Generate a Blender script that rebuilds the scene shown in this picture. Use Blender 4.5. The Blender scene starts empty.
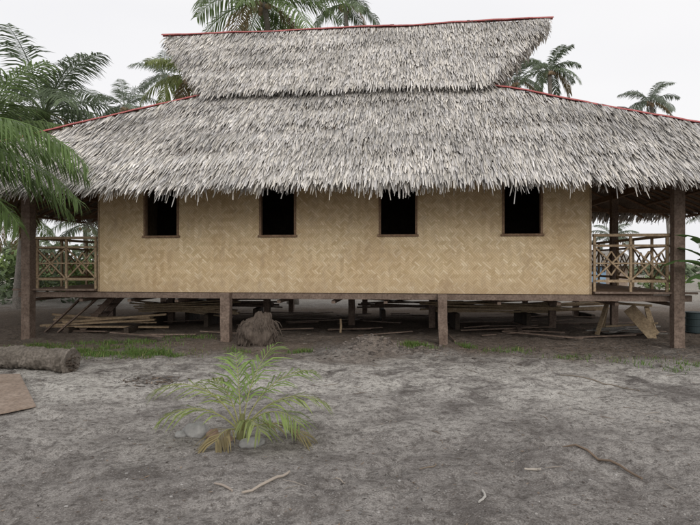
import bpy, bmesh, math, random
from math import sin, cos, pi, radians
from mathutils import Vector, noise
import numpy as np
random.seed(7)
R=random.random
def U(a,b): return a+(b-a)*random.random()
scene=bpy.context.scene
F=560.0; CH=1.5; HY=262.5
def gp(x,y,z=0.0):
    Y=F*(CH-z)/(y-HY); return Vector(((x-350)/F*Y,Y,z))
def ip(x,y,d):
    return Vector(((x-350)/F*d,d,CH+(HY-y)/F*d))

# ---------------------------------------------------------------- node helpers
class NT:
    def __init__(s,name):
        s.m=bpy.data.materials.new(name); s.m.use_nodes=True
        s.t=s.m.node_tree; s.n=s.t.nodes; s.l=s.t.links
        s.b=s.n["Principled BSDF"]; s.out=s.n["Material Output"]
        s.b.inputs["Roughness"].default_value=0.85
        s.b.inputs["Specular IOR Level"].default_value=0.2
    def set(s,inp,v):
        if isinstance(v,bpy.types.NodeSocket): s.l.new(v,inp)
        elif v is not None:
            try: inp.default_value=v
            except Exception:
                inp.default_value=(v[0],v[1],v[2],1)
    def math(s,op,a,b=None,c=None,clamp=False):
        n=s.n.new("ShaderNodeMath"); n.operation=op; n.use_clamp=clamp
        s.set(n.inputs[0],a); s.set(n.inputs[1],b); s.set(n.inputs[2],c); return n.outputs[0]
    def coord(s,scale=None,kind="Object"):
        n=s.n.new("ShaderNodeTexCoord"); o=n.outputs[kind]
        if scale:
            m=s.n.new("ShaderNodeMapping"); s.l.new(o,m.inputs[0]); m.inputs["Scale"].default_value=scale; o=m.outputs[0]
        return o
    def noise(s,vec,scale,detail=4,rough=.55,dist=0):
        n=s.n.new("ShaderNodeTexNoise"); s.set(n.inputs["Vector"],vec)
        n.inputs["Scale"].default_value=scale; n.inputs["Detail"].default_value=detail
        n.inputs["Roughness"].default_value=rough; n.inputs["Distortion"].default_value=dist
        return n.outputs["Fac"]
    def ramp(s,fac,stops):
        n=s.n.new("ShaderNodeValToRGB"); s.set(n.inputs[0],fac)
        e=n.color_ramp.elements
        while len(e)<len(stops): e.new(.5)
        for k,(p,c) in zip(e,stops):
            k.position=p
            k.color=(c,c,c,1) if not hasattr(c,'__len__') else (c[0],c[1],c[2],1)
        return n.outputs[0]
    def mix(s,f,a,b,mode='MIX'):
        n=s.n.new("ShaderNodeMix"); n.data_type='RGBA'; n.blend_type=mode
        s.set(n.inputs[0],f)
        for i,v in ((6,a),(7,b)):
            if isinstance(v,bpy.types.NodeSocket): s.l.new(v,n.inputs[i])
            else: n.inputs[i].default_value=(v[0],v[1],v[2],1)
        return n.outputs[2]
    def sep(s,v):
        n=s.n.new("ShaderNodeSeparateXYZ"); s.l.new(v,n.inputs[0]); return n.outputs
    def attr(s,name):
        n=s.n.new("ShaderNodeAttribute"); n.attribute_name=name; return n.outputs["Color"]
    def bump(s,h,strength=.5,dist=.02):
        n=s.n.new("ShaderNodeBump"); n.inputs["Strength"].default_value=strength
        n.inputs["Distance"].default_value=dist; s.l.new(h,n.inputs["Height"])
        s.l.new(n.outputs[0],s.b.inputs["Normal"])
    def base(s,c): s.set(s.b.inputs["Base Color"],c if isinstance(c,bpy.types.NodeSocket) else (c[0],c[1],c[2],1))

def m_wood(name,c1,c2,scale=6,rough=.85,stretch=(1,1,1)):
    t=NT(name); v=t.coord()
    a=t.noise(v,scale,4,.65); b=t.noise(t.coord((stretch[0]*30,stretch[1]*30,stretch[2]*30)),1,2)
    c=t.mix(t.ramp(a,[(.3,0),(.7,1)]),c1,c2)
    c=t.mix(t.ramp(b,[(.35,.55),(.6,0)]),c,[k*.5 for k in c1])
    t.base(c); t.b.inputs["Roughness"].default_value=rough
    t.bump(b,.4,.01); return t.m

def m_leaf(name,trans=.35,rough=.5):
    t=NT(name); col=t.attr("Col")
    t.base(col); t.b.inputs["Roughness"].default_value=rough; t.b.inputs["Specular IOR Level"].default_value=.35
    if trans>.1:
        tr=t.n.new("ShaderNodeBsdfTranslucent"); t.l.new(col,tr.inputs[0])
        mx=t.n.new("ShaderNodeMixShader"); mx.inputs[0].default_value=trans
        t.l.new(t.b.outputs[0],mx.inputs[1]); t.l.new(tr.outputs[0],mx.inputs[2])
        t.l.new(mx.outputs[0],t.out.inputs[0])
    return t.m

def m_thatch():
    t=NT("thatch"); t.l.new(t.attr("Col"),t.b.inputs["Base Color"])
    t.b.inputs["Roughness"].default_value=.95; t.b.inputs["Specular IOR Level"].default_value=0
    return t.m

def m_weave():
    t=NT("woven_bamboo"); x,y,z=t.sep(t.coord())
    h=t.math('ADD',x,y)
    wob=t.noise(t.coord(),1.8,2)
    wob=t.math('MULTIPLY',t.math('SUBTRACT',wob,.5),.09)
    h=t.math('ADD',h,wob)
    w=.036
    a=t.math('DIVIDE',t.math('MULTIPLY',t.math('ADD',h,z),.7071),w)
    b=t.math('DIVIDE',t.math('MULTIPLY',t.math('SUBTRACT',h,z),.7071),w)
    a=t.math('ADD',a,1000.0); b=t.math('ADD',b,1000.0)
    ia=t.math('FLOOR',a); ib=t.math('FLOOR',b)
    fa=t.math('SUBTRACT',a,ia); fb=t.math('SUBTRACT',b,ib)
    pb=t.math('PINGPONG',ib,9.0)
    s=t.math('MODULO',t.math('ADD',ia,pb),6.0)
    over=t.math('LESS_THAN',s,2.9)
    ea=t.math('ABSOLUTE',t.math('SUBTRACT',fb,.5)); eb=t.math('ABSOLUTE',t.math('SUBTRACT',fa,.5))
    iov=t.math('SUBTRACT',1.0,over)
    e=t.math('ADD',t.math('MULTIPLY',over,ea),t.math('MULTIPLY',iov,eb))
    def wn(i):
        n=t.n.new("ShaderNodeTexWhiteNoise"); n.noise_dimensions='2D'
        cm=t.n.new("ShaderNodeCombineXYZ"); t.l.new(i[0],cm.inputs[0]); t.l.new(i[1],cm.inputs[1])
        t.l.new(cm.outputs[0],n.inputs[0]); return n.outputs[0]
    seg_a=t.math('FLOOR',t.math('DIVIDE',t.math('ADD',ia,pb),6.0))
    seg_b=t.math('FLOOR',t.math('DIVIDE',t.math('ADD',ib,3.0),6.0))
    r=t.math('ADD',t.math('MULTIPLY',over,wn((ib,seg_a))),t.math('MULTIPLY',iov,wn((ia,seg_b))))
    c=t.ramp(r,[(0,(.53,.405,.235)),(.3,(.63,.495,.31)),(.8,(.68,.545,.355)),(1,(.75,.63,.44))])
    c=t.mix(t.math('MULTIPLY',over,.30),c,(.47,.355,.21))
    big=t.noise(t.coord(),.8,5,.65)
    c=t.mix(t.ramp(big,[(.38,0),(.68,.8)]),c,t.mix(1.0,c,(.78,.70,.62),'MULTIPLY'))
    st=t.noise(t.coord((1,1,.4)),4,5,.72)
    c=t.mix(t.ramp(st,[(.52,0),(.74,.6)]),c,(.36,.265,.175))
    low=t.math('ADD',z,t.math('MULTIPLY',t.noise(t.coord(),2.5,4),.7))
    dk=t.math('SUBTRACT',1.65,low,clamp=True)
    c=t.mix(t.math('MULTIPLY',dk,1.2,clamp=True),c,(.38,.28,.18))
    gap=t.ramp(e,[(.34,0),(.5,.6)])
    c=t.mix(gap,c,(.25,.175,.10))
    t.base(c); t.b.inputs["Roughness"].default_value=.65; t.b.inputs["Specular IOR Level"].default_value=.2
    hgt=t.math('SUBTRACT',.5,t.math('MULTIPLY',e,e))
    t.bump(hgt,.5,.010); return t.m

def m_ground():
    t=NT("sandy_soil"); v=t.coord(); x,y,z=t.sep(v)
    n1=t.noise(v,.55,2,.6,.4); n2=t.noise(v,2.3,5,.72,.5); n3=t.noise(v,16,4,.74); n4=t.noise(v,85,2,.7)
    c=t.mix(t.ramp(n2,[(.36,0),(.62,1)]),(.155,.141,.131),(.32,.298,.278))
    c=t.mix(t.ramp(n1,[(.35,.45),(.6,0)]),c,(.135,.122,.114))
    yb=t.math('DIVIDE',t.math('ADD',y,t.math('MULTIPLY',t.math('SUBTRACT',n1,.5),2.5)),20.0)
    band=t.ramp(yb,[(.20,0.08),(.29,.40),(.35,1),(.42,.65),(.46,.1)])
    bm=t.math('MULTIPLY',band,t.ramp(t.math('ADD',t.math('MULTIPLY',n1,.35),t.math('MULTIPLY',n2,.65)),[(.40,.0),(.53,1.0)]))
    c=t.mix(bm,c,(.53,.505,.465))
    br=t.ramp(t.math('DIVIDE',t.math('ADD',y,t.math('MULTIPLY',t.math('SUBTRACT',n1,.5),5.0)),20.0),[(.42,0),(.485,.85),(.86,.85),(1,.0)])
    c=t.mix(br,c,t.mix(n3,(.10,.073,.056),(.26,.205,.16)))  # brown soil colour, darkened further to stand in for shade under the house
    far=t.ramp(t.math('DIVIDE',y,40.0),[(.45,0),(.62,.9)])
    c=t.mix(far,c,(.45,.42,.37))
    c=t.mix(t.ramp(n3,[(.38,.7),(.52,0)]),c,(.09,.08,.073))
    c=t.mix(t.ramp(n4,[(.36,.6),(.5,0)]),c,(.10,.088,.078))
    c=t.mix(t.ramp(n4,[(.58,0),(.74,.5)]),c,(.52,.50,.47))
    t.base(c); t.b.inputs["Roughness"].default_value=.97; t.b.inputs["Specular IOR Level"].default_value=.0
    t.bump(n3,.9,.04); return t.m

M={}
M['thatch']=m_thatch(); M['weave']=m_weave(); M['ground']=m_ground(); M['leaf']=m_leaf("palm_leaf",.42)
M['far']=m_leaf("distant_leaf",.0,.8)
M['dry']=m_leaf("dry_leaf",.0,.9)
M['post']=m_wood("post_wood",(.14,.100,.078),(.27,.205,.165),5)
M['frame']=m_wood("frame_wood",(.17,.105,.065),(.29,.195,.125),8)
M['rail']=m_wood("rail_wood",(.30,.215,.135),(.47,.36,.24),8)
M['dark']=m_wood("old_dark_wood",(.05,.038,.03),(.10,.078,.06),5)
M['under']=m_wood("underlay_palm",(.11,.085,.065),(.22,.18,.145),5)
M['plank']=m_wood("lumber",(.34,.25,.155),(.54,.42,.28),5)
M['ply']=m_wood("plywood",(.27,.205,.16),(.38,.305,.25),3)
M['trunk']=m_wood("palm_trunk",(.17,.155,.135),(.32,.29,.26),4)
M['log']=m_wood("rotting_log",(.10,.085,.07),(.24,.21,.18),6)
M['grey']=m_wood("weathered_wood",(.18,.165,.15),(.33,.31,.28),7)
M['red']=m_wood("red_ridge_metal",(.40,.10,.095),(.50,.19,.18),3,.6)
t=NT("rock"); c=t.mix(t.noise(t.coord(),9,5,.7),(.12,.12,.12),(.42,.41,.395)); t.base(c); t.bump(t.noise(t.coord(),20,5),.6,.02); M['rock']=t.m
t=NT("rock_brown"); c=t.mix(t.noise(t.coord(),9,5,.7),(.14,.09,.07),(.34,.24,.19)); t.base(c); t.bump(t.noise(t.coord(),20,5),.6,.02); M['rockb']=t.m
t=NT("drum_paint"); c=t.mix(t.noise(t.coord(),6,5,.7),(.035,.05,.055),(.07,.10,.105)); t.base(c); t.b.inputs["Roughness"].default_value=.6; M['teal']=t.m
t=NT("blue_tarp"); c=t.mix(t.noise(t.coord(),2,5,.7),(.16,.28,.44),(.30,.42,.55)); t.base(c); M['blue']=t.m
t=NT("root_fibre"); c=t.mix(t.noise(t.coord((1,1,.25)),22,5,.75),(.04,.031,.026),(.20,.16,.13)); t.base(c); t.bump(t.noise(t.coord((1,1,.25)),30,5),1,.05); M['root']=t.m

# ---------------------------------------------------------------- mesh builder
class MB:
    def __init__(s): s.v=[]; s.f=[]; s.c=[]
    def obj(s,name,mat,parent=None,smooth=False,bevel=0):
        me=bpy.data.meshes.new(name); me.from_pydata(s.v,[],s.f); me.update()
        if s.c:
            a=me.attributes.new("Col",'FLOAT_COLOR','POINT')
            arr=np.ones((len(s.v),4),dtype=np.float32); arr[:,:3]=np.array(s.c,dtype=np.float32)
            a.data.foreach_set("color",arr.ravel())
        if smooth: me.polygons.foreach_set("use_smooth",[True]*len(me.polygons))
        me.materials.append(mat); o=bpy.data.objects.new(name,me); scene.collection.objects.link(o)
        if parent: o.parent=parent
        if bevel:
            b=o.modifiers.new("b",'BEVEL'); b.width=bevel; b.segments=2; b.limit_method='ANGLE'
        return o
    def box(s,x0,x1,y0,y1,z0,z1):
        n=len(s.v)
        s.v+=[(x,y,z) for z in (z0,z1) for y in (y0,y1) for x in (x0,x1)]
        s.f+=[(n,n+2,n+3,n+1),(n+4,n+5,n+7,n+6),(n,n+1,n+5,n+4),(n+2,n+6,n+7,n+3),(n,n+4,n+6,n+2),(n+1,n+3,n+7,n+5)]
    def beam(s,p,q,w,h,up=(0,0,1)):
        p=Vector(p);q=Vector(q);d=(q-p).normalized(); up=Vector(up)
        if abs(d.dot(up))>.98: up=Vector((0,1,0))
        sd=d.cross(up).normalized(); u=sd.cross(d)
        n=len(s.v)
        for b in (p,q):
            for i,j in ((-1,-1),(1,-1),(1,1),(-1,1)): s.v.append(tuple(b+sd*(w/2*i)+u*(h/2*j)))
        s.f+=[(n,n+1,n+2,n+3),(n+7,n+6,n+5,n+4)]+[(n+i,n+4+i,n+4+(i+1)%4,n+(i+1)%4) for i in range(4)]
    def tube(s,pts,rads,k=8,caps=True,col=None,jit=0):
        pts=[Vector(p) for p in pts]; n0=len(s.v)
        for i,p in enumerate(pts):
            d=(pts[min(i+1,len(pts)-1)]-pts[max(i-1,0)]).normalized()
            up=Vector((0,0,1)) if abs(d.z)<.95 else Vector((0,1,0))
            a=d.cross(up).normalized(); b=a.cross(d)
            for j in range(k):
                an=2*pi*j/k; r=rads[i]*(1+jit*(R()-.5))
                s.v.append(tuple(p+a*cos(an)*r+b*sin(an)*r))
                if col: s.c.append(col)
        for i in range(len(pts)-1):
            for j in range(k):
                a=n0+i*k+j; b=n0+i*k+(j+1)%k; s.f.append((a,a+k,b+k,b))
        if caps:
            s.f.append(tuple(n0+j for j in range(k))); m=n0+(len(pts)-1)*k
            s.f.append(tuple(m+k-1-j for j in range(k)))

def empty(name,loc=(0,0,0),rz=0):
    e=bpy.data.objects.new(name,None); e.location=loc; e.rotation_euler=(0,0,rz); scene.collection.objects.link(e); return e

# ================================================================= HOUSE
TH=radians(6.2)
house=empty("thatched_bamboo_house",(-0.317,10.5,0),-TH)
HW=4.62; FZ=.93; VU=6.1; HD=6.0
wins=[-3.353,-1.054,1.213,3.45]; WW=.35; SILL=2.02; HEAD=2.90; WT=3.55
w=MB()
w.box(-HW,HW,-.02,.02,FZ,SILL); w.box(-HW,HW,-.02,.02,HEAD,WT)
xs=-HW
for c in wins:
    w.box(xs,c-WW,-.02,.02,SILL,HEAD); xs=c+WW
w.box(xs,HW,-.02,.02,SILL,HEAD)
w.box(-HW,HW,HD-.02,HD+.02,FZ,WT)
w.box(-HW,-HW+.04,.02,HD-.02,FZ,WT); w.box(HW-.04,HW,.02,HD-.02,FZ,WT)
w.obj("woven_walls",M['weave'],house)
w=MB()
for i in range(31):
    y0=.03+i*.193; w.box(-6.25,6.25,y0,y0+.17,FZ+.0,FZ+.045)
w.obj("floor_slats",M['frame'],house)
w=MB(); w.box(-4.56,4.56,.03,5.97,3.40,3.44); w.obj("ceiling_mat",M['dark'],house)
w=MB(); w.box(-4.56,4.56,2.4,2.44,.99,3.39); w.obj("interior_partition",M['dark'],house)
w=MB()
for c in wins:
    t_=.04
    w.box(c-WW-.005,c-WW+t_-.005,-.045,.06,SILL,HEAD); w.box(c+WW-t_+.005,c+WW+.005,-.045,.06,SILL,HEAD)
    w.box(c-WW-.03,c+WW+.03,-.06,.06,SILL-.04,SILL); w.box(c-WW-.03,c+WW+.03,-.055,.06,HEAD,HEAD+.05)
w.obj("window_frames",M['frame'],house,bevel=.005)
w=MB()
w.box(-HW-.03,-HW-.001,-.03,.03,FZ,WT); w.box(HW+.001,HW+.03,-.03,.03,FZ,WT)
w.obj("wall_battens",M['rail'],house)
# beams
w=MB()
w.beam((-6.35,.035,.865),(6.35,.035,.865),.07,.11)
for v in (1.5,3,4.5,6): w.beam((-6.3,v,.84),(6.3,v,.84),.09,.13)
for u in np.linspace(-6.1,6.1,13): w.beam((u+U(-.05,.05),.08,.755),(u+U(-.05,.05),6.2,.755),.07,.06)
w.beam((-6.4,-.06,.965),(-HW-.06,-.06,.965),.10,.035); w.beam((HW+.06,-.06,.965),(6.4,-.06,.965),.10,.035)
w.obj("floor_beams",M['post'],house,bevel=.006)
# posts
w=MB()
def post(mb,u,v,z1,wd=.17,lean=0):
    a=Vector((u,v,-.15)); b=Vector((u+lean,v,z1)); k=5
    n0=len(mb.v)
    for i in range(k+1):
        p=a.lerp(b,i/k)
        for sx,sy in ((-1,-1),(1,-1),(1,1),(-1,1)):
            mb.v.append((p.x+sx*wd/2*(1+U(-.06,.06)),p.y+sy*wd/2*(1+U(-.06,.06)),p.z))
    for i in range(k):
        for j in range(4):
            q=n0+i*4; mb.f.append((q+j,q+(j+1)%4,q+4+(j+1)%4,q+4+j))
    mb.f.append((n0+3,n0+2,n0+1,n0)); q=n0+k*4; mb.f.append((q,q+1,q+2,q+3))
AP=4.07
post(w,-.5*AP,-.09,.925,.18); post(w,.5*AP,-.09,.925,.165,-.02)
post(w,-1.49*AP,-.09,3.6,.19); post(w,1.49*AP,-.09,3.6,.18,.0)
post(w,-8.9,-.5,3.0,.16); post(w,8.9,-.5,3.0,.16)
for v in (3,6.0):
    for u in (-6.1,-4.5,-2.03,0,2.03,4.5,6.1):
        tall=abs(u)>6
        post(w,u+(0 if tall else U(-.2,.2)),v+ (.08 if tall else .0),3.9 if tall and v==3 else (3.5 if tall else .78),.15)
w.obj("posts",M['post'],house,bevel=.01)
# railings
w=MB()
def rail(mb,p,q,bays):
    p=Vector(p);q=Vector(q)
    def P(t,z): 
        a=p.lerp(q,t); a.z=z; return a
    mb.beam(P(0,1.985),P(1,1.985),.10,.05); mb.beam(P(0,1.80),P(1,1.80),.045,.04); mb.beam(P(0,1.17),P(1,1.17),.045,.05)
    mb.beam(P(0,1.485),P(1,1.485),.025,.025)
    for i in range(bays+1):
        t=i/bays; t=min(max(t,.02),.98); mb.beam(P(t,.98),P(t,1.96),.045,.045)
    for i in range(bays):
        a,b=(i+.03)/bays,(i+.97)/bays
        mb.beam(P(a,1.2),P(b,1.78),.022,.028)
        s_=Vector((q-p).normalized().cross(Vector((0,0,1))))*.024
        mb.beam(P(a,1.78)+s_,P(b,1.2)+s_,.022,.028)
        m=(a+b)/2; e=.22/bays
        for aa,za,bb,zb in ((m-e,1.485,m,1.70),(m,1.70,m+e,1.485),(m+e,1.485,m,1.27),(m,1.27,m-e,1.485)):
            mb.beam(P(aa,za)-s_,P(bb,zb)-s_,.02,.026)
rail(w,(-5.96,0,0),(-HW-.06,0,0),2); rail(w,(HW+.06,0,0),(5.96,0,0),2)
for sg in (-1,1):
    rail(w,(sg*6.1,.1,0),(sg*6.1,2.9,0),3); rail(w,(sg*6.1,3.2,0),(sg*6.1,5.95,0),3)
    rail(w,(sg*(HW+.05),6.0,0),(sg*6.0,6.0,0),2)
w.obj("veranda_railings",M['rail'],house,bevel=.004)

# ---------------------------------------------------------------- roof
EZ=2.91; EX=9.4; EV=-1.1; BV=7.1; TX=2.95; TV=1.5; TV2=4.5; TZ=5.2; RX=4.65; RV=3.0; RZ=7.12
def thatch_col(b=1.0):
    r=R(); g=U(.42,.66)
    if r<.12: g=U(.18,.32)
    elif r>.90: g=U(.64,.76)
    wv=U(-.02,.04); g*=b
    return (g*(1.0+wv),g*(.955+wv*.4),g*(.905-wv))
def strip(mb,p,d,n,s,L,wd,lift,col,droop=0):
    n0=len(mb.v); m=p+d*(L*.55)+n*lift*.6+Vector((0,0,-droop*.25)); e=p+d*L+n*lift+Vector((0,0,-droop))+s*U(-.02,.02)
    a=s*(wd/2); tw=n*(wd*U(-.3,.3)); tp=U(.05,.6)
    for q in (p-a,p+a,m-a*.95-tw,m+a*.95+tw,e-a*tp,e+a*tp): mb.v.append((q.x,q.y,q.z))
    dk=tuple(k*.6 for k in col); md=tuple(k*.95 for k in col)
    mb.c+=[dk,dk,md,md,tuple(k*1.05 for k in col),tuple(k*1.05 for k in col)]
    mb.f+=[(n0,n0+1,n0+3,n0+2),(n0+2,n0+3,n0+5,n0+4)]
def slope(mb,A,B,C,D,row=.10,sp=.03,L=.34,t0=0.0,wr=(.014,.034)):
    A,B,C,D=map(Vector,(A,B,C,D))
    nrm=(B-A).cross(D-A).normalized()
    if nrm.z<0: nrm=-nrm
    H=((D+C)/2-(A+B)/2); along=(B-A).normalized(); down=(-(H-along*H.dot(along))).normalized()
    hl=(H-along*H.dot(along)).length; nr=int(hl/row)
    for i in range(nr+1):
        t=t0+(1-t0)*i/nr; l=A.lerp(D,t); r=B.lerp(C,t); wl=(r-l).length; k=max(1,int(wl/sp))
        for j in range(k):
            f=(j+R())/k; p=l.lerp(r,f)+down*U(-.05,.05)
            shade=1+.36*noise.noise(Vector((p.x*.8,p.y*.8+p.z,3.3)))+.22*noise.noise(Vector((p.x*5,i*.9,1.2)))
            p+=down*(.08*noise.noise(Vector((p.x*.9,i*2.7,8))))
            p+=nrm*(.05*noise.noise(Vector((p.x*.5,i*.25,5)))+.02)
            c=thatch_col(shade)
            wob=.08*noise.noise(Vector((p.x*2.3,i*.6,21)))
            dd=(down+along*(wob+random.gauss(0,.055))).normalized()
            strip(mb,p,dd,nrm,along,L*U(.6,1.3),U(*wr),U(.01,.055),c)
    return nrm,down,along
def sheet(mb,*pts):
    n=len(mb.v); mb.v+=[tuple(p) for p in pts]; mb.f.append(tuple(range(n,n+len(pts))))
def fringe(mb,A,B,down,layers=4,L=.32,sp=.02,rag=1.0):
    A,B=Vector(A),Vector(B); al=(B-A).normalized(); wl=(B-A).length
    out=Vector((down.x,down.y,0)).normalized()
    for ly in range(layers):
        k=int(wl/sp)
        for j in range(k):
            f=(j+R())/k; x=f*wl
            p=A.lerp(B,f)-out*(.05+ly*.05)+Vector((0,0,.03+ly*.035))
            LL=L*U(.5,1.15)*(1+.35*noise.noise(Vector((x*.8,ly*.3,2)))+.50*rag*noise.noise(Vector((x*4.5,ly*.3,7))))
            if R()<.02: LL*=1.25
            c=thatch_col(.95 if ly else .8)
            dd=(out*U(.3,.8)+Vector((0,0,-.75))+al*random.gauss(0,.12)).normalized()
            strip(mb,p,dd,out,al,LL,U(.013,.032),U(0,.04),c,.03)
eFL=(-EX,EV,EZ); eFR=(EX,EV,EZ); eBL=(-EX,BV,EZ); eBR=(EX,BV,EZ)
tFL=(-TX,TV,TZ); tFR=(TX,TV,TZ); tBL=(-TX,TV2,TZ); tBR=(TX,TV2,TZ)
g=MB()
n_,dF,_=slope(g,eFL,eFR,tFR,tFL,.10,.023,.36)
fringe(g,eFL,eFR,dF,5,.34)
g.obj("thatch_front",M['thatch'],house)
g=MB()
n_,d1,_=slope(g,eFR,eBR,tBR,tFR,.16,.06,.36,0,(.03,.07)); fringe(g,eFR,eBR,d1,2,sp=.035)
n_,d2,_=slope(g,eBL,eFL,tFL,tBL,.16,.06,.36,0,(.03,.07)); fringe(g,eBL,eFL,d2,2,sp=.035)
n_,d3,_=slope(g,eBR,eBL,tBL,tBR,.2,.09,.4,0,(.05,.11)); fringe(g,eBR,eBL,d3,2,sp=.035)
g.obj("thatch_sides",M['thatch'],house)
uo=.16
g=MB()
uA=(-TX-.05,TV-.26,TZ-.16+uo); uB=(TX+.05,TV-.26,TZ-.16+uo); uC=(RX,RV,RZ); uD=(-RX,RV,RZ)
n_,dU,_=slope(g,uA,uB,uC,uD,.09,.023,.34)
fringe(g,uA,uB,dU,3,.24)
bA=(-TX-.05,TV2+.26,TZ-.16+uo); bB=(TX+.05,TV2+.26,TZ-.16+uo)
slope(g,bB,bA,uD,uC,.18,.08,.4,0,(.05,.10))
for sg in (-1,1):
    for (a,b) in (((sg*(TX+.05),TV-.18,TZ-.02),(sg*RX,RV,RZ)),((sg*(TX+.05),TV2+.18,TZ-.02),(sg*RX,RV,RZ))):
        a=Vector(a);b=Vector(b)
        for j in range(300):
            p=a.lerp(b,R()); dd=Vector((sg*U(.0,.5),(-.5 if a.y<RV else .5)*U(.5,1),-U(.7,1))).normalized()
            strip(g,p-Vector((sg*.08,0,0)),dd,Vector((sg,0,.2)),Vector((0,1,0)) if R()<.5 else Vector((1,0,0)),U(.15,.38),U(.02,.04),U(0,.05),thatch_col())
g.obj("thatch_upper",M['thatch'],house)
g=MB()
sheet(g,eFL,eFR,tFR,tFL); sheet(g,eFR,eBR,tBR,tFR); sheet(g,eBR,eBL,tBL,tBR); sheet(g,eBL,eFL,tFL,tBL)
sheet(g,uA,uB,uC,uD); sheet(g,bB,bA,uD,uC)
g.obj("roof_underlay",M['under'],house)
g=MB()
for sg in (-1,1):
    sheet(g,(sg*TX,TV,TZ-.1),(sg*TX,TV2,TZ-.1),(sg*TX,RV+.1,RZ-.25),(sg*TX,RV-.1,RZ-.25))
g.obj("gable_panels",M['weave'],house)
g=MB()
off=Vector((0,0,-.07))
for sg in (-1,1):
    for i in range(17):
        f=(i+.5)/17; a=Vector((sg*EX,EV,EZ)).lerp(Vector((sg*EX,BV,EZ)),f); b=Vector((sg*TX,TV,TZ)).lerp(Vector((sg*TX,TV2,TZ)),f)
        g.tube([a+off,b+off],[.035,.03],6)
    for k in range(6):
        f=.02+k*.16; a=Vector((sg*EX,EV,EZ)).lerp(Vector((sg*TX,TV,TZ)),f)+off*2; b=Vector((sg*EX,BV,EZ)).lerp(Vector((sg*TX,TV2,TZ)),f)+off*2
        g.tube([a,b],[.035,.035],6)
for yy,ty in ((EV,TV),(BV,TV2)):
    for i in range(26):
        f=(i+.5)/26; a=Vector((-EX,yy,EZ)).lerp(Vector((EX,yy,EZ)),f); b=Vector((-TX,ty,TZ)).lerp(Vector((TX,ty,TZ)),f)
        g.tube([a+off,b+off],[.035,.03],6)
for sg in (-1,1):
    g.beam((sg*6.1,-.9,3.02),(sg*6.1,6.9,3.02),.08,.12); g.beam((sg*4.7,-.03,3.05),(sg*9.0,-.03,2.90),.07,.10)
    g.beam((sg*4.7,6.1,3.05),(sg*9.0,6.1,2.90),.07,.10)
g.obj("rafters",M['frame'],house)
g=MB()
def cap(mb,a,b,wd,n=40,up=.04,sag=0):
    a=Vector(a);b=Vector(b); d=(b-a).normalized(); s=d.cross(Vector((0,0,1))).normalized(); 
    n0=len(mb.v)
    for i in range(n+1):
        f=i/n; p=a.lerp(b,f)+Vector((0,0,up+.035*noise.noise(Vector((f*7,a.x,2)))+.012*noise.noise(Vector((f*31,a.x,2)))-sag*sin(pi*f)))
        for q in (p-s*wd-Vector((0,0,wd*.7)),p-s*wd*.3,p+s*wd*.3,p+s*wd-Vector((0,0,wd*.7))): mb.v.append(tuple(q))
    for i in range(n):
        for j in range(3):
            q=n0+i*4+j; mb.f.append((q,q+1,q+5,q+4))
cap(g,(-RX-.08,RV,RZ),(RX+.08,RV,RZ),.06,70,.085,.03)
for a,b in ((eFL,tFL),(eFR,tFR),(eBL,tBL),(eBR,tBR)): cap(g,a,b,.045,40,.065,.0)
o=g.obj("ridge_caps",M['red'],house)
sm=o.modifiers.new("s",'SOLIDIFY'); sm.thickness=.006

# ================================================================= GROUND
def axis(lo,hi,step,far,gr=1.25):
    a=list(np.arange(lo,hi,step)); s=step; x=a[-1]
    while x<far: s*=gr; x+=s; a.append(x)
    s=step; x=a[0]; pre=[]
    while x>-far: s*=gr; x-=s; pre.append(x)
    return pre[::-1]+a
xs_=axis(-8,8,.05,500); ys_=axis(1.6,12.5,.045,500)
m0=gp(370,352)
random.seed(55)
foot=[]
for i in range(130):
    y=U(2.5,9.5); foot.append((U(-.7,.7)*y,y,U(0,pi),U(.09,.17)))
def gz0(x,y):
    if abs(x)>20 or y>30 or y<-5: return 0.0
    z=.035*noise.noise(Vector((x*.5,y*.5,0)))+.035*noise.noise(Vector((x*1.7,y*1.7,4)))+.026*noise.noise(Vector((x*4.5,y*4.5,9)))
    if -9<x<9 and 1<y<15: z+=.013*noise.noise(Vector((x*10,y*10,2)))
    z+=.20*math.exp(-(((x-m0.x)/.45)**2+((y-m0.y-.2)/.35)**2))*(1+.3*noise.noise(Vector((x*7,y*7,1))))
    z+=.07*math.exp(-(((x-m0.x-.2)/1.2)**2+((y-m0.y)/.6)**2))
    return z
def gz(x,y):
    z=gz0(x,y)
    if 2<y<10:
        for fx,fy,fa,fr in foot:
            dx=x-fx; dy=y-fy
            if abs(dx)<.3 and abs(dy)<.3:
                a=(dx*cos(fa)+dy*sin(fa))/fr; b=(-dx*sin(fa)+dy*cos(fa))/(fr*.5); r2=a*a+b*b
                z-=.035*math.exp(-r2*1.5)-.014*math.exp(-(math.sqrt(r2)-1.3)**2*6)
    return z
gm=MB(); nx=len(xs_)
for y in ys_:
    for x in xs_: gm.v.append((x,y,gz(x,y)))
for j in range(len(ys_)-1):
    for i in range(nx-1):
        a=j*nx+i; gm.f.append((a,a+1,a+nx+1,a+nx))
gm.obj("ground",M['ground'],smooth=True)

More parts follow.
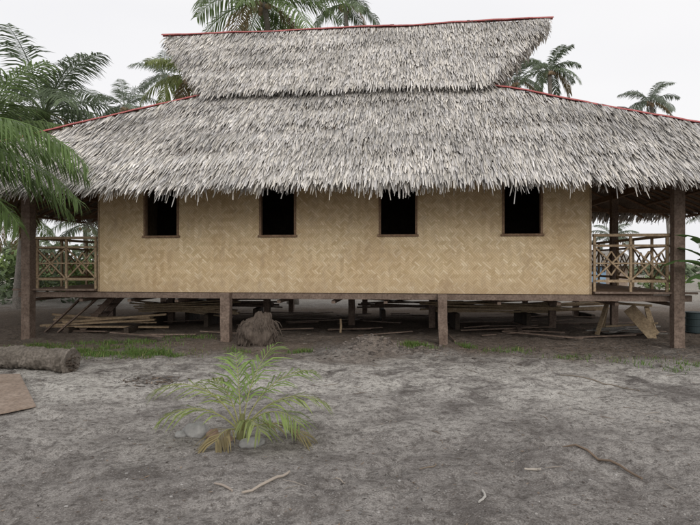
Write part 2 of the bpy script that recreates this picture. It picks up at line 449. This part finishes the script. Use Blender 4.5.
def blade(mb,p,h,w_,col,lean=.5):
    az=U(0,2*pi); d=Vector((cos(az),sin(az),0)); s=Vector((-d.y,d.x,0))*w_/2
    q=p+Vector((0,0,h*.6))+d*h*lean*.3; e=p+Vector((0,0,h))+d*h*lean
    n=len(mb.v); mb.v+=[tuple(p-s),tuple(p+s),tuple(q+s*.8),tuple(q-s*.8),tuple(e)]; mb.c+=[col]*5
    mb.f+=[(n,n+1,n+2,n+3),(n+3,n+2,n+4)]
g=MB()
patches=[(95,353,1.3,.5,3000),(60,352,.8,.3,900),(152,355,.7,.25,1300),(110,344,1.2,.3,700),(412,351,.35,.18,700),(462,348,.25,.15,400),(302,352,.3,.1,250),(690,368,.6,.3,340),(35,348,.6,.3,600),(510,352,.6,.2,300),(640,362,.8,.3,160),(130,342,.9,.2,500),(190,338,.8,.3,450),(575,358,.6,.2,160),(240,352,.4,.2,160)]
for px_,py_,rx,ry,n in patches:
    c=gp(px_,py_)
    for i in range(n):
        x=c.x+random.gauss(0,rx*.45); y=c.y+random.gauss(0,ry*.6)
        if noise.noise(Vector((x*3,y*3,5)))<-.12: continue
        k=U(.7,1.3); col=(.14*k,.23*k,.06*k) if R()<.8 else (.24*k,.24*k,.10*k)
        blade(g,Vector((x,y,gz(x,y)-.005)),U(.03,.09),U(.006,.014),col,U(.3,1.3))
g.obj("grass",M['leaf'])

g=MB()
def litter(x,y,s):
    z=gz(x,y)+.005; az=U(0,2*pi); d=Vector((cos(az),sin(az),U(-.1,.2)))*s; q=Vector((-sin(az),cos(az),U(-.2,.3)))*s*U(.12,.35)
    p=Vector((x,y,z)); n=len(g.v); g.v+=[tuple(p-d),tuple(p+q),tuple(p+d),tuple(p-q)]; 
    k=U(.4,1.2); c=random.choice([(.18,.13,.09),(.26,.20,.15),(.12,.09,.07),(.09,.075,.065),(.2,.19,.18)])
    g.c+=[tuple(v*k for v in c)]*4; g.f.append((n,n+1,n+2,n+3))
for i in range(3000):
    y=U(2.3,10.4); x=U(-.72,.72)*y; litter(x,y,U(.006,.024))
for i in range(3000):
    y=U(8.6,13); x=U(-7,7.5); litter(x,y,U(.012,.05))
for i in range(1300):
    litter(random.gauss(5,1.8),random.gauss(9.6,.8),U(.015,.05))
for i in range(260):
    c=gp(150,383); a=U(0,2*pi); r=random.gauss(.20,.08); litter(c.x+cos(a)*r*1.3,c.y+sin(a)*r,U(.02,.06))
g.obj("leaf_litter",M['dry'])
g=MB()
for i in range(120):
    y=U(3,11) if i<55 else U(8,12); x=U(-.7,.7)*y; z=gz(x,y)+.006; az=U(0,pi); L=U(.03,.12)
    d=Vector((cos(az),sin(az),U(-.03,.03)))*L; k=U(.6,1.2); c=random.choice([(.30,.26,.22),(.18,.14,.11),(.25,.22,.19)])
    p=Vector((x,y,z)); g.tube([p-d,p+Vector((U(-.02,.02),U(-.02,.02),.004)),p+d],[.002,.004,.002],5,col=tuple(v*k for v in c))
def stick(x0,y0,x1,y1,r,c,bend=.03,n=8):
    a=gp(x0,y0);b=gp(x1,y1); pts=[]
    for i in range(n+1):
        f=i/n; p=a.lerp(b,f); p.x+=bend*sin(pi*f)+U(-.006,.006); p.z=max(gz(p.x,p.y),gz(p.x+.03,p.y),gz(p.x-.03,p.y),gz(p.x,p.y+.03))+r*1.0; pts.append(p)
    g.tube(pts,[r*(.6+.4*sin(pi*(.15+.7*i/n))) for i in range(n+1)],6,col=c)
stick(562,449,642,478,.009,(.17,.125,.09),.08); stick(243,497,290,474,.010,(.36,.31,.26)); stick(214,488,232,496,.008,(.32,.27,.23))
stick(478,506,482,494,.008,(.40,.38,.35)); stick(326,478,345,487,.005,(.3,.26,.22)); stick(525,470,540,473,.009,(.40,.36,.31))
stick(560,374,640,392,.007,(.22,.18,.14),.1); stick(420,470,436,463,.005,(.2,.16,.12))
g.obj("fallen_twigs",M['dry'])
g=MB()
ico=bmesh.new(); bmesh.ops.create_icosphere(ico,subdivisions=1,radius=1); iv=[v.co.copy() for v in ico.verts]; iface=[[v.index for v in f.verts] for f in ico.faces]; ico.free()
def peb(mb,x,y,r,c):
    n=len(mb.v); z=gz(x,y); s=Vector((U(.7,1.3),U(.7,1.3),U(.4,.7)))
    for v in iv:
        k=U(.85,1.1); mb.v.append((x+v.x*r*s.x*k,y+v.y*r*s.y*k,z+r*.2+v.z*r*s.z*k)); mb.c.append(c)
    mb.f+=[tuple(n+i for i in f) for f in iface]
for i in range(1800):
    y=U(2.3,9.5); x=U(-.72,.72)*y; k=U(.07,.38); peb(g,x,y,random.choice([.003,.005,.006,.010])*U(.7,1.3),(k,k*.95,k*.9))
for i in range(260):
    x=random.gauss(m0.x+.2,.6); y=random.gauss(m0.y,.3); k=U(.06,.22); peb(g,x,y,U(.012,.04),(k,k*.85,k*.75))
g.obj("pebbles",M['dry'])

def rock(name,loc,sx,sy,sz,mat,seed):
    bm=bmesh.new(); bmesh.ops.create_icosphere(bm,subdivisions=4,radius=1)
    for v in bm.verts:
        n=v.co.normalized(); k=1+.28*noise.noise(n*1.3+Vector((seed,0,0)))+.1*noise.noise(n*3.5+Vector((0,seed,0)))
        v.co=Vector((n.x*k*sx,n.y*k*sy,n.z*k*sz))
    me=bpy.data.meshes.new(name); bm.to_mesh(me); bm.free(); me.materials.append(mat)
    for p in me.polygons: p.use_smooth=True
    o=bpy.data.objects.new(name,me); o.location=loc; o.rotation_euler=(0,0,seed); scene.collection.objects.link(o)
for i,(x,y,sx,sy,sz,mt) in enumerate([(196,436,.115,.09,.08,'rock'),(213,439,.065,.055,.07,'rockb'),(252,444,.115,.08,.05,'rock'),(181,438,.05,.05,.03,'rock'),(273,435,.06,.05,.035,'rock'),(228,441,.05,.04,.03,'rockb')]):
    p=gp(x,y); p.z=gz(p.x,p.y)+sz*.35; rock("rock" ,p,sx,sy,sz,M[mt],i*1.7+.4)

# ================================================================= PALMS
UP=Vector((0,0,1))
def frond(mb,p0,az,el,L,droop,leafL,n,w_,col,hang=.5,rach=.02,t0=.12,azd=0,rc=None,var=.25,fwd=(.45,.7)):
    N=16; pts=[Vector(p0)]; tans=[]
    for i in range(N):
        t=i/N; e=el-droop*(t**1.25); a=az+azd*t
        d=Vector((cos(a)*cos(e),sin(a)*cos(e),sin(e))); tans.append(d); pts.append(pts[-1]+d*(L/N))
    tans.append(tans[-1])
    rc=rc or tuple(k*1.3 for k in col)
    mb.tube(pts,[rach*(1-.85*i/N) for i in range(N+1)],5,False,col=rc)
    for i in range(n):
        t=t0+(1-t0)*(i+.5)/n; x=t*N; k=min(int(x),N-1); f=x-k
        p=pts[k].lerp(pts[k+1],f); T=tans[k].lerp(tans[k+1],f).normalized()
        S=T.cross(UP); S=S.normalized() if S.length>.05 else Vector((-sin(az),cos(az),0)); Nn=S.cross(T)
        prof=(sin(pi*min(1,(.16+.80*(t-t0)/(1-t0)))))**.55
        for sd in (-1,1):
            if R()<.05: continue
            ll=leafL*prof*U(.78,1.15)
            d=(S*sd*U(.7,.95)+T*U(*fwd)+Nn*U(.0,.3)-UP*hang*U(.2,.6)).normalized()
            d2=(d-UP*hang*U(.7,1.5)).normalized()
            wv=(T-d*T.dot(d)).normalized()*(w_/2)
            a0=p; m=p+d*ll*.45; e=m+d2*ll*.55; q=m.lerp(e,.5)+Vector((0,0,.02*ll))
            n0=len(mb.v)
            for s_ in (a0-wv*.4,a0+wv*.4,m-wv,m+wv,q-wv*.7,q+wv*.7,e): mb.v.append((s_.x,s_.y,s_.z))
            g_=U(1-var,1+var); c=tuple(v*g_ for v in col); mb.c+=[c]*7
            mb.f+=[(n0,n0+1,n0+3,n0+2),(n0+2,n0+3,n0+5,n0+4),(n0+4,n0+5,n0+6)]
def palm(name,base,crown,fl,nf,col,seed,leafL=None,hang=.85,trunk_r=.13,n=50,w_=.04,els=(-.5,1.35)):
    random.seed(seed)
    e=empty(name,(0,0,0)); base=Vector(base); crown=Vector(crown)
    mb=MB(); K=40; pts=[];rd=[]
    for i in range(K+1):
        f=i/K; p=base.lerp(crown,f); p.x=base.x+(crown.x-base.x)*(f**1.6); pts.append(p)
        rd.append(trunk_r*(1.25-.55*f+ (.5*(1-f)**8))*(1.0+(.05 if i%2 else 0)))
    mb.tube(pts,rd,12,jit=.05); mb.obj("trunk",M['trunk'],e,smooth=True)
    mb=MB(); leafL=leafL or fl*.27
    for i in range(nf):
        f=(i+.5)/nf; el=els[1]-(els[1]-els[0])*f**.9; az=i*2.399+U(-.3,.3)
        k=U(.7,1.25); c=tuple(v*k for v in col)
        if f>.9: c=(.22,.17,.09)
        frond(mb,crown+Vector((cos(az)*.08,sin(az)*.08,0)),az,el,fl*U(.8,1.1)*(1-.15*(1-f)),1.2+U(-.25,.4),leafL,n,w_,c,hang*(.6+.6*f),.025*fl/3,azd=U(-.4,.4))
    mb.obj("fronds",M['leaf'],e)
    mb=MB()
    for i in range(7):
        a=U(0,2*pi); c=crown+Vector((cos(a)*.22,sin(a)*.22,-U(.1,.35)))
        n0=len(mb.v)
        for v in iv: mb.v.append(tuple(c+v*.10))
        mb.f+=[tuple(n0+j for j in f) for f in iface]
    mb.obj("coconuts",M['rail'],e,smooth=True)
GD=(.145,.185,.11); GL=(.17,.235,.095); GY=(.25,.29,.11); GH=(.19,.225,.165)  # GH is paled for far palms and trees, haze put into the colour
def pl(x,y,d,fl,nf,col,seed,dx=0,**k):
    c=ip(x,y,d); palm("coconut_palm",(c.x+dx,c.y+.3,-.1),c,fl,nf,col,seed,**k)
pl(45,112,18,3.6,22,GD,11,dx=-1.0,w_=.045,n=60)
pl(-25,135,15,3.4,20,GL,12,dx=-.6,w_=.045,n=60)
pl(125,106,30,2.3,15,GH,13,dx=1)
pl(192,74,21,2.3,15,GY,14,dx=.8,w_=.045)
pl(165,75,34,2.4,14,GH,22,dx=.8)
pl(264,2,20,3.6,22,GL,15,dx=1.0,w_=.045,n=60)
pl(345,4,26,2.2,14,GD,25,dx=.6)
pl(517,80,30,2.3,14,GH,16,dx=-1)
pl(549,70,27,1.9,14,GD,17,dx=.5)
pl(650,101,33,2.1,14,GH,18,dx=1.5)
pl(-60,205,24,3.4,18,GL,19); pl(20,215,27,3.2,16,GL,20,dx=.5); pl(85,225,30,3.0,14,GD,21)
pl(740,215,34,3.2,18,GL,23); pl(612,236,56,3.0,14,GH,24,w_=.06)
random.seed(31)
e=empty("young_coconut_palm")
cr=Vector((-6.55,7.7,3.0)); mb=MB()
mb.tube([Vector((-6.9,7.5,-.1)),Vector((-6.85,7.5,1)),Vector((-6.7,7.6,2.2)),cr],[.22,.16,.14,.13],12,jit=.05); mb.obj("trunk",M['trunk'],e,smooth=True)
mb=MB()
for az,el,L,dr in ((-.06,.55,3.3,1.5),(.10,.30,3.0,1.3),(.32,.20,2.7,1.2),(-.35,.15,2.5,1.3),(.6,.5,2.9,1.3),(.9,.7,3.0,1.3),(1.6,.5,3,1.2),(2.4,.6,3,1.2),(3.2,.5,3,1.2),(4.0,.6,3,1.2),(4.7,.5,2.6,1.2),(5.2,.9,2.4,1.1),(.05,-.05,2.3,1.0)):
    k=U(.75,1.15); frond(mb,cr,az,el,L,dr,.80,90,.028,(.15*k,.225*k,.075*k),.9,.022,azd=U(-.1,.1),var=.35)
mb.obj("fronds",M['leaf'],e)

# coconut seedling in the yard
random.seed(5)
e=empty("coconut_seedling"); b=gp(241,440); b.z=gz(b.x,b.y)
mb=MB()
mb.tube([b+Vector((0,0,-.03)),b+Vector((.005,0,.08)),b+Vector((.012,0,.2))],[.045,.032,.018],10,col=(.25,.25,.11))
yc=(.25,.31,.09)
for az,el,L,dr,cc in (
  (2.95,1.12,.92,1.75,yc),(3.4,.85,.70,1.5,yc),(2.4,1.25,.70,1.6,yc),(.35,1.22,.88,1.55,(.23,.32,.09)),(.0,.95,.82,1.6,yc),(-.45,.85,.70,1.5,(.20,.26,.08)),
  (1.1,1.38,.80,.8,(.22,.31,.09)),(5.1,.9,.50,1.6,(.22,.26,.09)),(1.9,1.4,.72,.9,(.20,.29,.08)),(-.15,.45,.62,1.3,(.26,.22,.10)),(4.2,.5,.36,1.2,(.27,.22,.11))):
    frond(mb,b+Vector((cos(az)*.02,sin(az)*.02,.06)),az,el,L,dr,.31,15,.017,cc,.55,.008,t0=.26,azd=U(-.3,.3),rc=(.38,.38,.16),fwd=(.8,1.4),var=.4)
mb.obj("fronds",M['leaf'],e)

def banana(name,base,leaves,col,seed):
    random.seed(seed); e=empty(name); mb=MB(); base=Vector(base)
    mb.tube([base,base+Vector((0,0,.6)),base+Vector((.02,0,1.1))],[.11,.09,.06],10,col=(.16,.17,.09))
    for az,el,L,dr,W in leaves:
        N=18; p=base+Vector((0,0,1.0)); row=[]
        for i in range(N+1):
            t=i/N; e_=el-dr*t**1.3; d=Vector((cos(az)*cos(e_),sin(az)*cos(e_),sin(e_))); S=d.cross(UP).normalized(); Nn=S.cross(d)
            wd=W*(max(0,sin(pi*min(1,max(0,(t-.15)/.87))))**.6)*.5+.008
            row.append((p.copy(),S,Nn,wd)); p=p+d*(L/N)
        k=U(.8,1.2); c=tuple(v*k for v in col)
        for sd in (-1,1):
            n0=len(mb.v)
            for (q,S,Nn,wd) in row:
                j=U(.86,1.0)
                for f,h in ((0,0),(.5,.12),(1,-.05)):
                    r=q+S*sd*wd*f*j+Nn*wd*h; mb.v.append(tuple(r)); mb.c.append(c)
            for i in range(N):
                if R()<.12: continue
                for j in range(2):
                    a=n0+i*3+j; mb.f.append((a,a+1,a+4,a+3))
    mb.obj("leaves",M['leaf'],e,smooth=True)
banana("banana_plant",(6.30,9.25,-.02),[(3.0,1.1,1.3,1.7,.36),(3.5,.8,1.1,1.5,.32),(2.5,1.25,1.2,1.2,.34),(3.2,1.4,1.5,1.5,.32),(1.5,1.1,1.2,1.4,.34),(.3,1,1.2,1.4,.34),(4.6,.9,1.1,1.5,.34),(5.4,1.2,1,1.3,.3)],(.11,.19,.065),3)

random.seed(9)
def clumps(name,items,mat,leaf=.18):
    mb=MB()
    for (x,y,z,r,n,col) in items:
        for i in range(n):
            v=Vector((random.gauss(0,1),random.gauss(0,1),random.gauss(0,1))).normalized()*r*(R()**.4); v.z*=.75
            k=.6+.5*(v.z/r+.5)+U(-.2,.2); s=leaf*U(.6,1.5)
            a=Vector((random.gauss(0,1),random.gauss(0,1),random.gauss(0,.7))).normalized()*s; b_=Vector((random.gauss(0,1),random.gauss(0,1),random.gauss(0,.7))).normalized()*s*.4
            p=Vector((x,y,z))+v; n0=len(mb.v)
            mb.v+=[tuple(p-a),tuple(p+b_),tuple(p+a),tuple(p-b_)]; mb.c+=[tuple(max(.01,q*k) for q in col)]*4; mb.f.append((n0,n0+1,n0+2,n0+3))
    return mb.obj(name,mat)
it=[]
for i in range(170):
    x=U(-75,75); y=U(55,75); h=(4.2 if x<0 else 1.6)*(.6+.6*abs(noise.noise(Vector((x*.12,1,0)))+.4))
    it.append((x,y,U(.3,h),U(1.2,2.2) if x<0 else U(.9,1.4),110,random.choice([GD,GH,(.12,.15,.08)])))
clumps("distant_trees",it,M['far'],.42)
it=[]
for i in range(40):
    x=U(-17,-8.5); y=U(18,26); it.append((x,y,U(.2,1.7),U(.5,1.0),200,random.choice([GL,GD,(.20,.27,.08)])))
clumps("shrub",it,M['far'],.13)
it=[]
for i in range(6):
    x=U(14.5,19); y=U(24,30); it.append((x,y,U(.2,.8),U(.4,.7),200,random.choice([GL,GD,(.20,.27,.08)])))
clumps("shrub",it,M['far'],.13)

e=empty("distant_hut",(11.3,27,0),.2)
g=MB(); g.box(-1.6,1.6,-1,1,.1,1.5); g.obj("walls",M['ply'],e)
g=MB(); g.box(-1.4,.4,-1.06,-1.01,.3,1.3); g.obj("blue_tarp",M['blue'],e)
g=MB(); g.beam((-2,0,1.9),(2,0,1.9),.06,.06); sheet(g,(-2,-1.5,1.35),(2,-1.5,1.35),(2,0,2.1),(-2,0,2.1)); sheet(g,(-2,1.5,1.35),(2,1.5,1.35),(2,0,2.1),(-2,0,2.1)); g.obj("roof",M['grey'],e)

# ================================================================= THINGS IN THE YARD
random.seed(12)
e=empty("fallen_palm_log"); a=gp(68,373); mb=MB(); pts=[];rd=[]
for i in range(60):
    f=i/59; pts.append(Vector((a.x-f*2.3,a.y+.12+f*.5,.135+.03*sin(f*5)))); rd.append(.152*(1+.07*(i%2)+.10*noise.noise(Vector((f*9,0,0))))+(.02 if i<2 else 0)-.02*f)
mb.tube(pts,rd,24,jit=.14); mb.obj("trunk",M['log'],e,smooth=False)
mb=MB()
for i in range(60):
    an=U(0,2*pi); r=U(.02,.14); p=Vector((a.x-.02,a.y+.12+cos(an)*r,.14+sin(an)*r)); mb.tube([p,p+Vector((U(.02,.07),U(-.02,.02),U(-.02,.02)))],[.014,.006],5)
mb.obj("frayed_end",M['dark'],e)
g=MB(); P=[gp(-40,378),gp(20,377),gp(36,412),gp(-30,424)]
for z in (.03,.045):
    for p in P: g.v.append((p.x,p.y,z+(.02 if p is P[2] else 0)))
g.f=[(0,1,2,3),(7,6,5,4),(0,4,5,1),(1,5,6,2),(2,6,7,3),(3,7,4,0)]
g.obj("plywood_sheet",M['ply'],bevel=.002)
e=empty("coconut_stump"); c=gp(256,347); bm=bmesh.new(); bmesh.ops.create_icosphere(bm,subdivisions=5,radius=1)
for v in bm.verts:
    n=v.co.normalized(); k=1+.25*noise.noise(n*1.6)+.16*noise.noise(Vector((n.x*7,n.y*7,n.z*2)))
    tz=n.z*.36*k; s_=.36*(1-.35*max(0,n.z)); v.co=Vector((n.x*s_*k+ .06*n.z,n.y*s_*k,tz+.22))
me=bpy.data.meshes.new("root_ball"); bm.to_mesh(me); bm.free(); me.materials.append(M['root'])
for p in me.polygons: p.use_smooth=True
o=bpy.data.objects.new("root_ball",me); o.location=c+Vector((0,.3,0)); scene.collection.objects.link(o); o.parent=e
mb=MB()
for i in range(150):
    an=U(0,2*pi); p=c+Vector((cos(an)*.3,.3+sin(an)*.3,U(.05,.45))); d=Vector((cos(an)*U(.02,.14),sin(an)*U(.02,.12),-U(.05,.25)))
    mb.tube([p,p+d*.6+Vector((0,0,.04)),p+d],[.010,.008,.003],4)
mb.obj("roots",M['root'],e)
g=MB(); p=gp(340,334); g.tube([p+Vector((0,0,-.05)),p+Vector((.02,0,.17)),p+Vector((.01,0,.32))],[.025,.024,.022],8); g.obj("survey_stake",M['plank'])
def pile(name,x0,x1,y,z,n,mat,tilt=.1):
    e=empty(name); mb=MB()
    for i in range(n):
        a=Vector((x0+U(-.3,.3),y+U(-.4,.4),z+U(0,.28))); b_=Vector((x1+U(-.3,.3),y+U(-.4,.4),z+U(0,.28)+U(-tilt,tilt)))
        mb.beam(a,b_,U(.06,.2),U(.02,.045))
    mb.obj("planks",M[mat],e)
    mb=MB()
    for f in (.2,.8):
        x=x0+(x1-x0)*f; mb.box(x-.05,x+.05,y-.5,y+.5,-.02,z+.0)
    mb.obj("bearers",M['dark'],e)
pile("lumber_pile",-5.0,-2.9,13.4,.30,16,'plank',.2); pile("lumber_pile",-4.6,-1.8,14.4,.35,10,'post')
pile("lumber_pile",1.9,4.6,13.2,.34,16,'plank',.12); pile("lumber_pile",.4,2.6,14.5,.3,8,'post')
pile("bamboo_offcuts",-6.4,-4.3,12.3,.12,8,'rail',.1); pile("bamboo_offcuts",4.6,7.0,15.5,.1,10,'rail',.1)
e=empty("wooden_steps"); mb=MB()
for dy in (0,.55):
    mb.beam((-5.85,12.2+dy,.02),(-5.05,12.2+dy,.88),.05,.12)
for k in range(4):
    f=.15+k*.22; x=-5.85+.8*f; z=.02+.86*f; mb.beam((x,12.15,z+.04),(x,12.8,z+.04),.2,.03)
mb.beam((-5.6,11.9,.85),(-6.5,11.95,.02),.09,.03); mb.beam((-5.2,11.8,.85),(-6.2,11.9,.02),.07,.03)
mb.obj("stringers_and_treads",M['post'],e)
e=empty("sawhorse"); mb=MB()
s0=Vector((5.35,11.9,.66)); s1=Vector((6.15,11.4,.62))
mb.beam(s0,s1,.16,.04)
for s_,sg in ((s0,1),(s1,-1)):
    dx=(s1-s0).normalized()*.1*sg
    for o_ in (-1,1):
        side=Vector((.2,.34,0))*o_
        mb.beam(s_+dx+Vector((0,0,-.03)),Vector((s_.x,s_.y,0))+side-dx*.5,.09,.03)
mb.beam((5.3,11.6,.18),(6.1,11.1,.30),.12,.03)
mb.beam((5.55,11.15,.60),(5.95,10.95,.06),.24,.025,(0,1,.3))
mb.obj("frame",M['plank'],e)
g=MB(); 
for k in range(7):
    g.beam((5.0+U(-.2,.4),11.5+U(-.4,.6),.04+k*.01),(6.3+U(-.3,.4),11.7+U(-.6,.6),.05+k*.012),U(.05,.15),.02)
g.obj("scrap_boards",M['grey'])
e=empty("water_drum",(7.42,12.0,0)); mb=MB(); zs=[0,.02,.03,.14,.15,.165,.175,.29,.30,.315,.325,.42,.43,.44]; rs=[.2,.215,.2,.2,.213,.213,.2,.2,.213,.213,.2,.2,.215,.21]
mb.tube([Vector((0,0,z)) for z in zs],rs,28); mb.obj("drum_body",M['teal'],e)
random.seed(77)
g=MB()
for i in range(60):
    x=U(-6,6.5); y=U(10.8,16.5); a=U(-.5,.5) if R()<.7 else U(0,pi); L=U(.2,.9); z=.03+U(0,.04)
    g.beam((x-cos(a)*L,y-sin(a)*L,z),(x+cos(a)*L,y+sin(a)*L,z+U(-.01,.05)),U(.03,.1),.02)
g.obj("wood_scraps",M['post'])

# ================================================================= LIGHT / WORLD / CAMERA
wd=bpy.data.worlds.new("World"); scene.world=wd; wd.use_nodes=True
nt=wd.node_tree; bg=nt.nodes["Background"]
sk=nt.nodes.new("ShaderNodeTexSky"); sk.sky_type='NISHITA'; sk.sun_disc=False
EL=30; AZ=12
sk.sun_elevation=radians(EL); sk.sun_rotation=radians(180-AZ); sk.dust_density=4
hs=nt.nodes.new("ShaderNodeHueSaturation"); hs.inputs["Saturation"].default_value=.25; nt.links.new(sk.outputs[0],hs.inputs["Color"])
tc=nt.nodes.new("ShaderNodeTexCoord"); mp=nt.nodes.new("ShaderNodeMapping"); mp.inputs["Scale"].default_value=(1,1,2.5)
nz=nt.nodes.new("ShaderNodeTexNoise"); nz.inputs["Scale"].default_value=1.6; nz.inputs["Detail"].default_value=3
nt.links.new(tc.outputs["Generated"],mp.inputs[0]); nt.links.new(mp.outputs[0],nz.inputs["Vector"])
rp=nt.nodes.new("ShaderNodeValToRGB"); rp.color_ramp.elements[0].position=.3; rp.color_ramp.elements[1].position=.7
rp.color_ramp.elements[0].color=(9.3,9.3,9.6,1); rp.color_ramp.elements[1].color=(10.4,10.3,10.4,1)
nt.links.new(nz.outputs["Fac"],rp.inputs[0])
mx=nt.nodes.new("ShaderNodeMix"); mx.data_type='RGBA'; mx.inputs[0].default_value=.88
nt.links.new(hs.outputs[0],mx.inputs[6]); nt.links.new(rp.outputs[0],mx.inputs[7]); nt.links.new(mx.outputs[2],bg.inputs[0])
bg.inputs[1].default_value=.1
sd=bpy.data.lights.new("sun",'SUN'); sd.energy=1.25; sd.angle=radians(35); sd.color=(1,.96,.90)
so=bpy.data.objects.new("sun",sd); so.rotation_euler=(radians(90-EL),0,radians(AZ)); scene.collection.objects.link(so)
cam=bpy.data.cameras.new("camera"); cam.sensor_width=36; cam.lens=36*F/700; cam.clip_end=2000
co=bpy.data.objects.new("camera",cam); co.location=(0,0,CH); co.rotation_euler=(radians(90),0,0); scene.collection.objects.link(co); scene.camera=co
scene.view_settings.view_transform='Standard'; scene.view_settings.look='None'; scene.view_settings.exposure=0
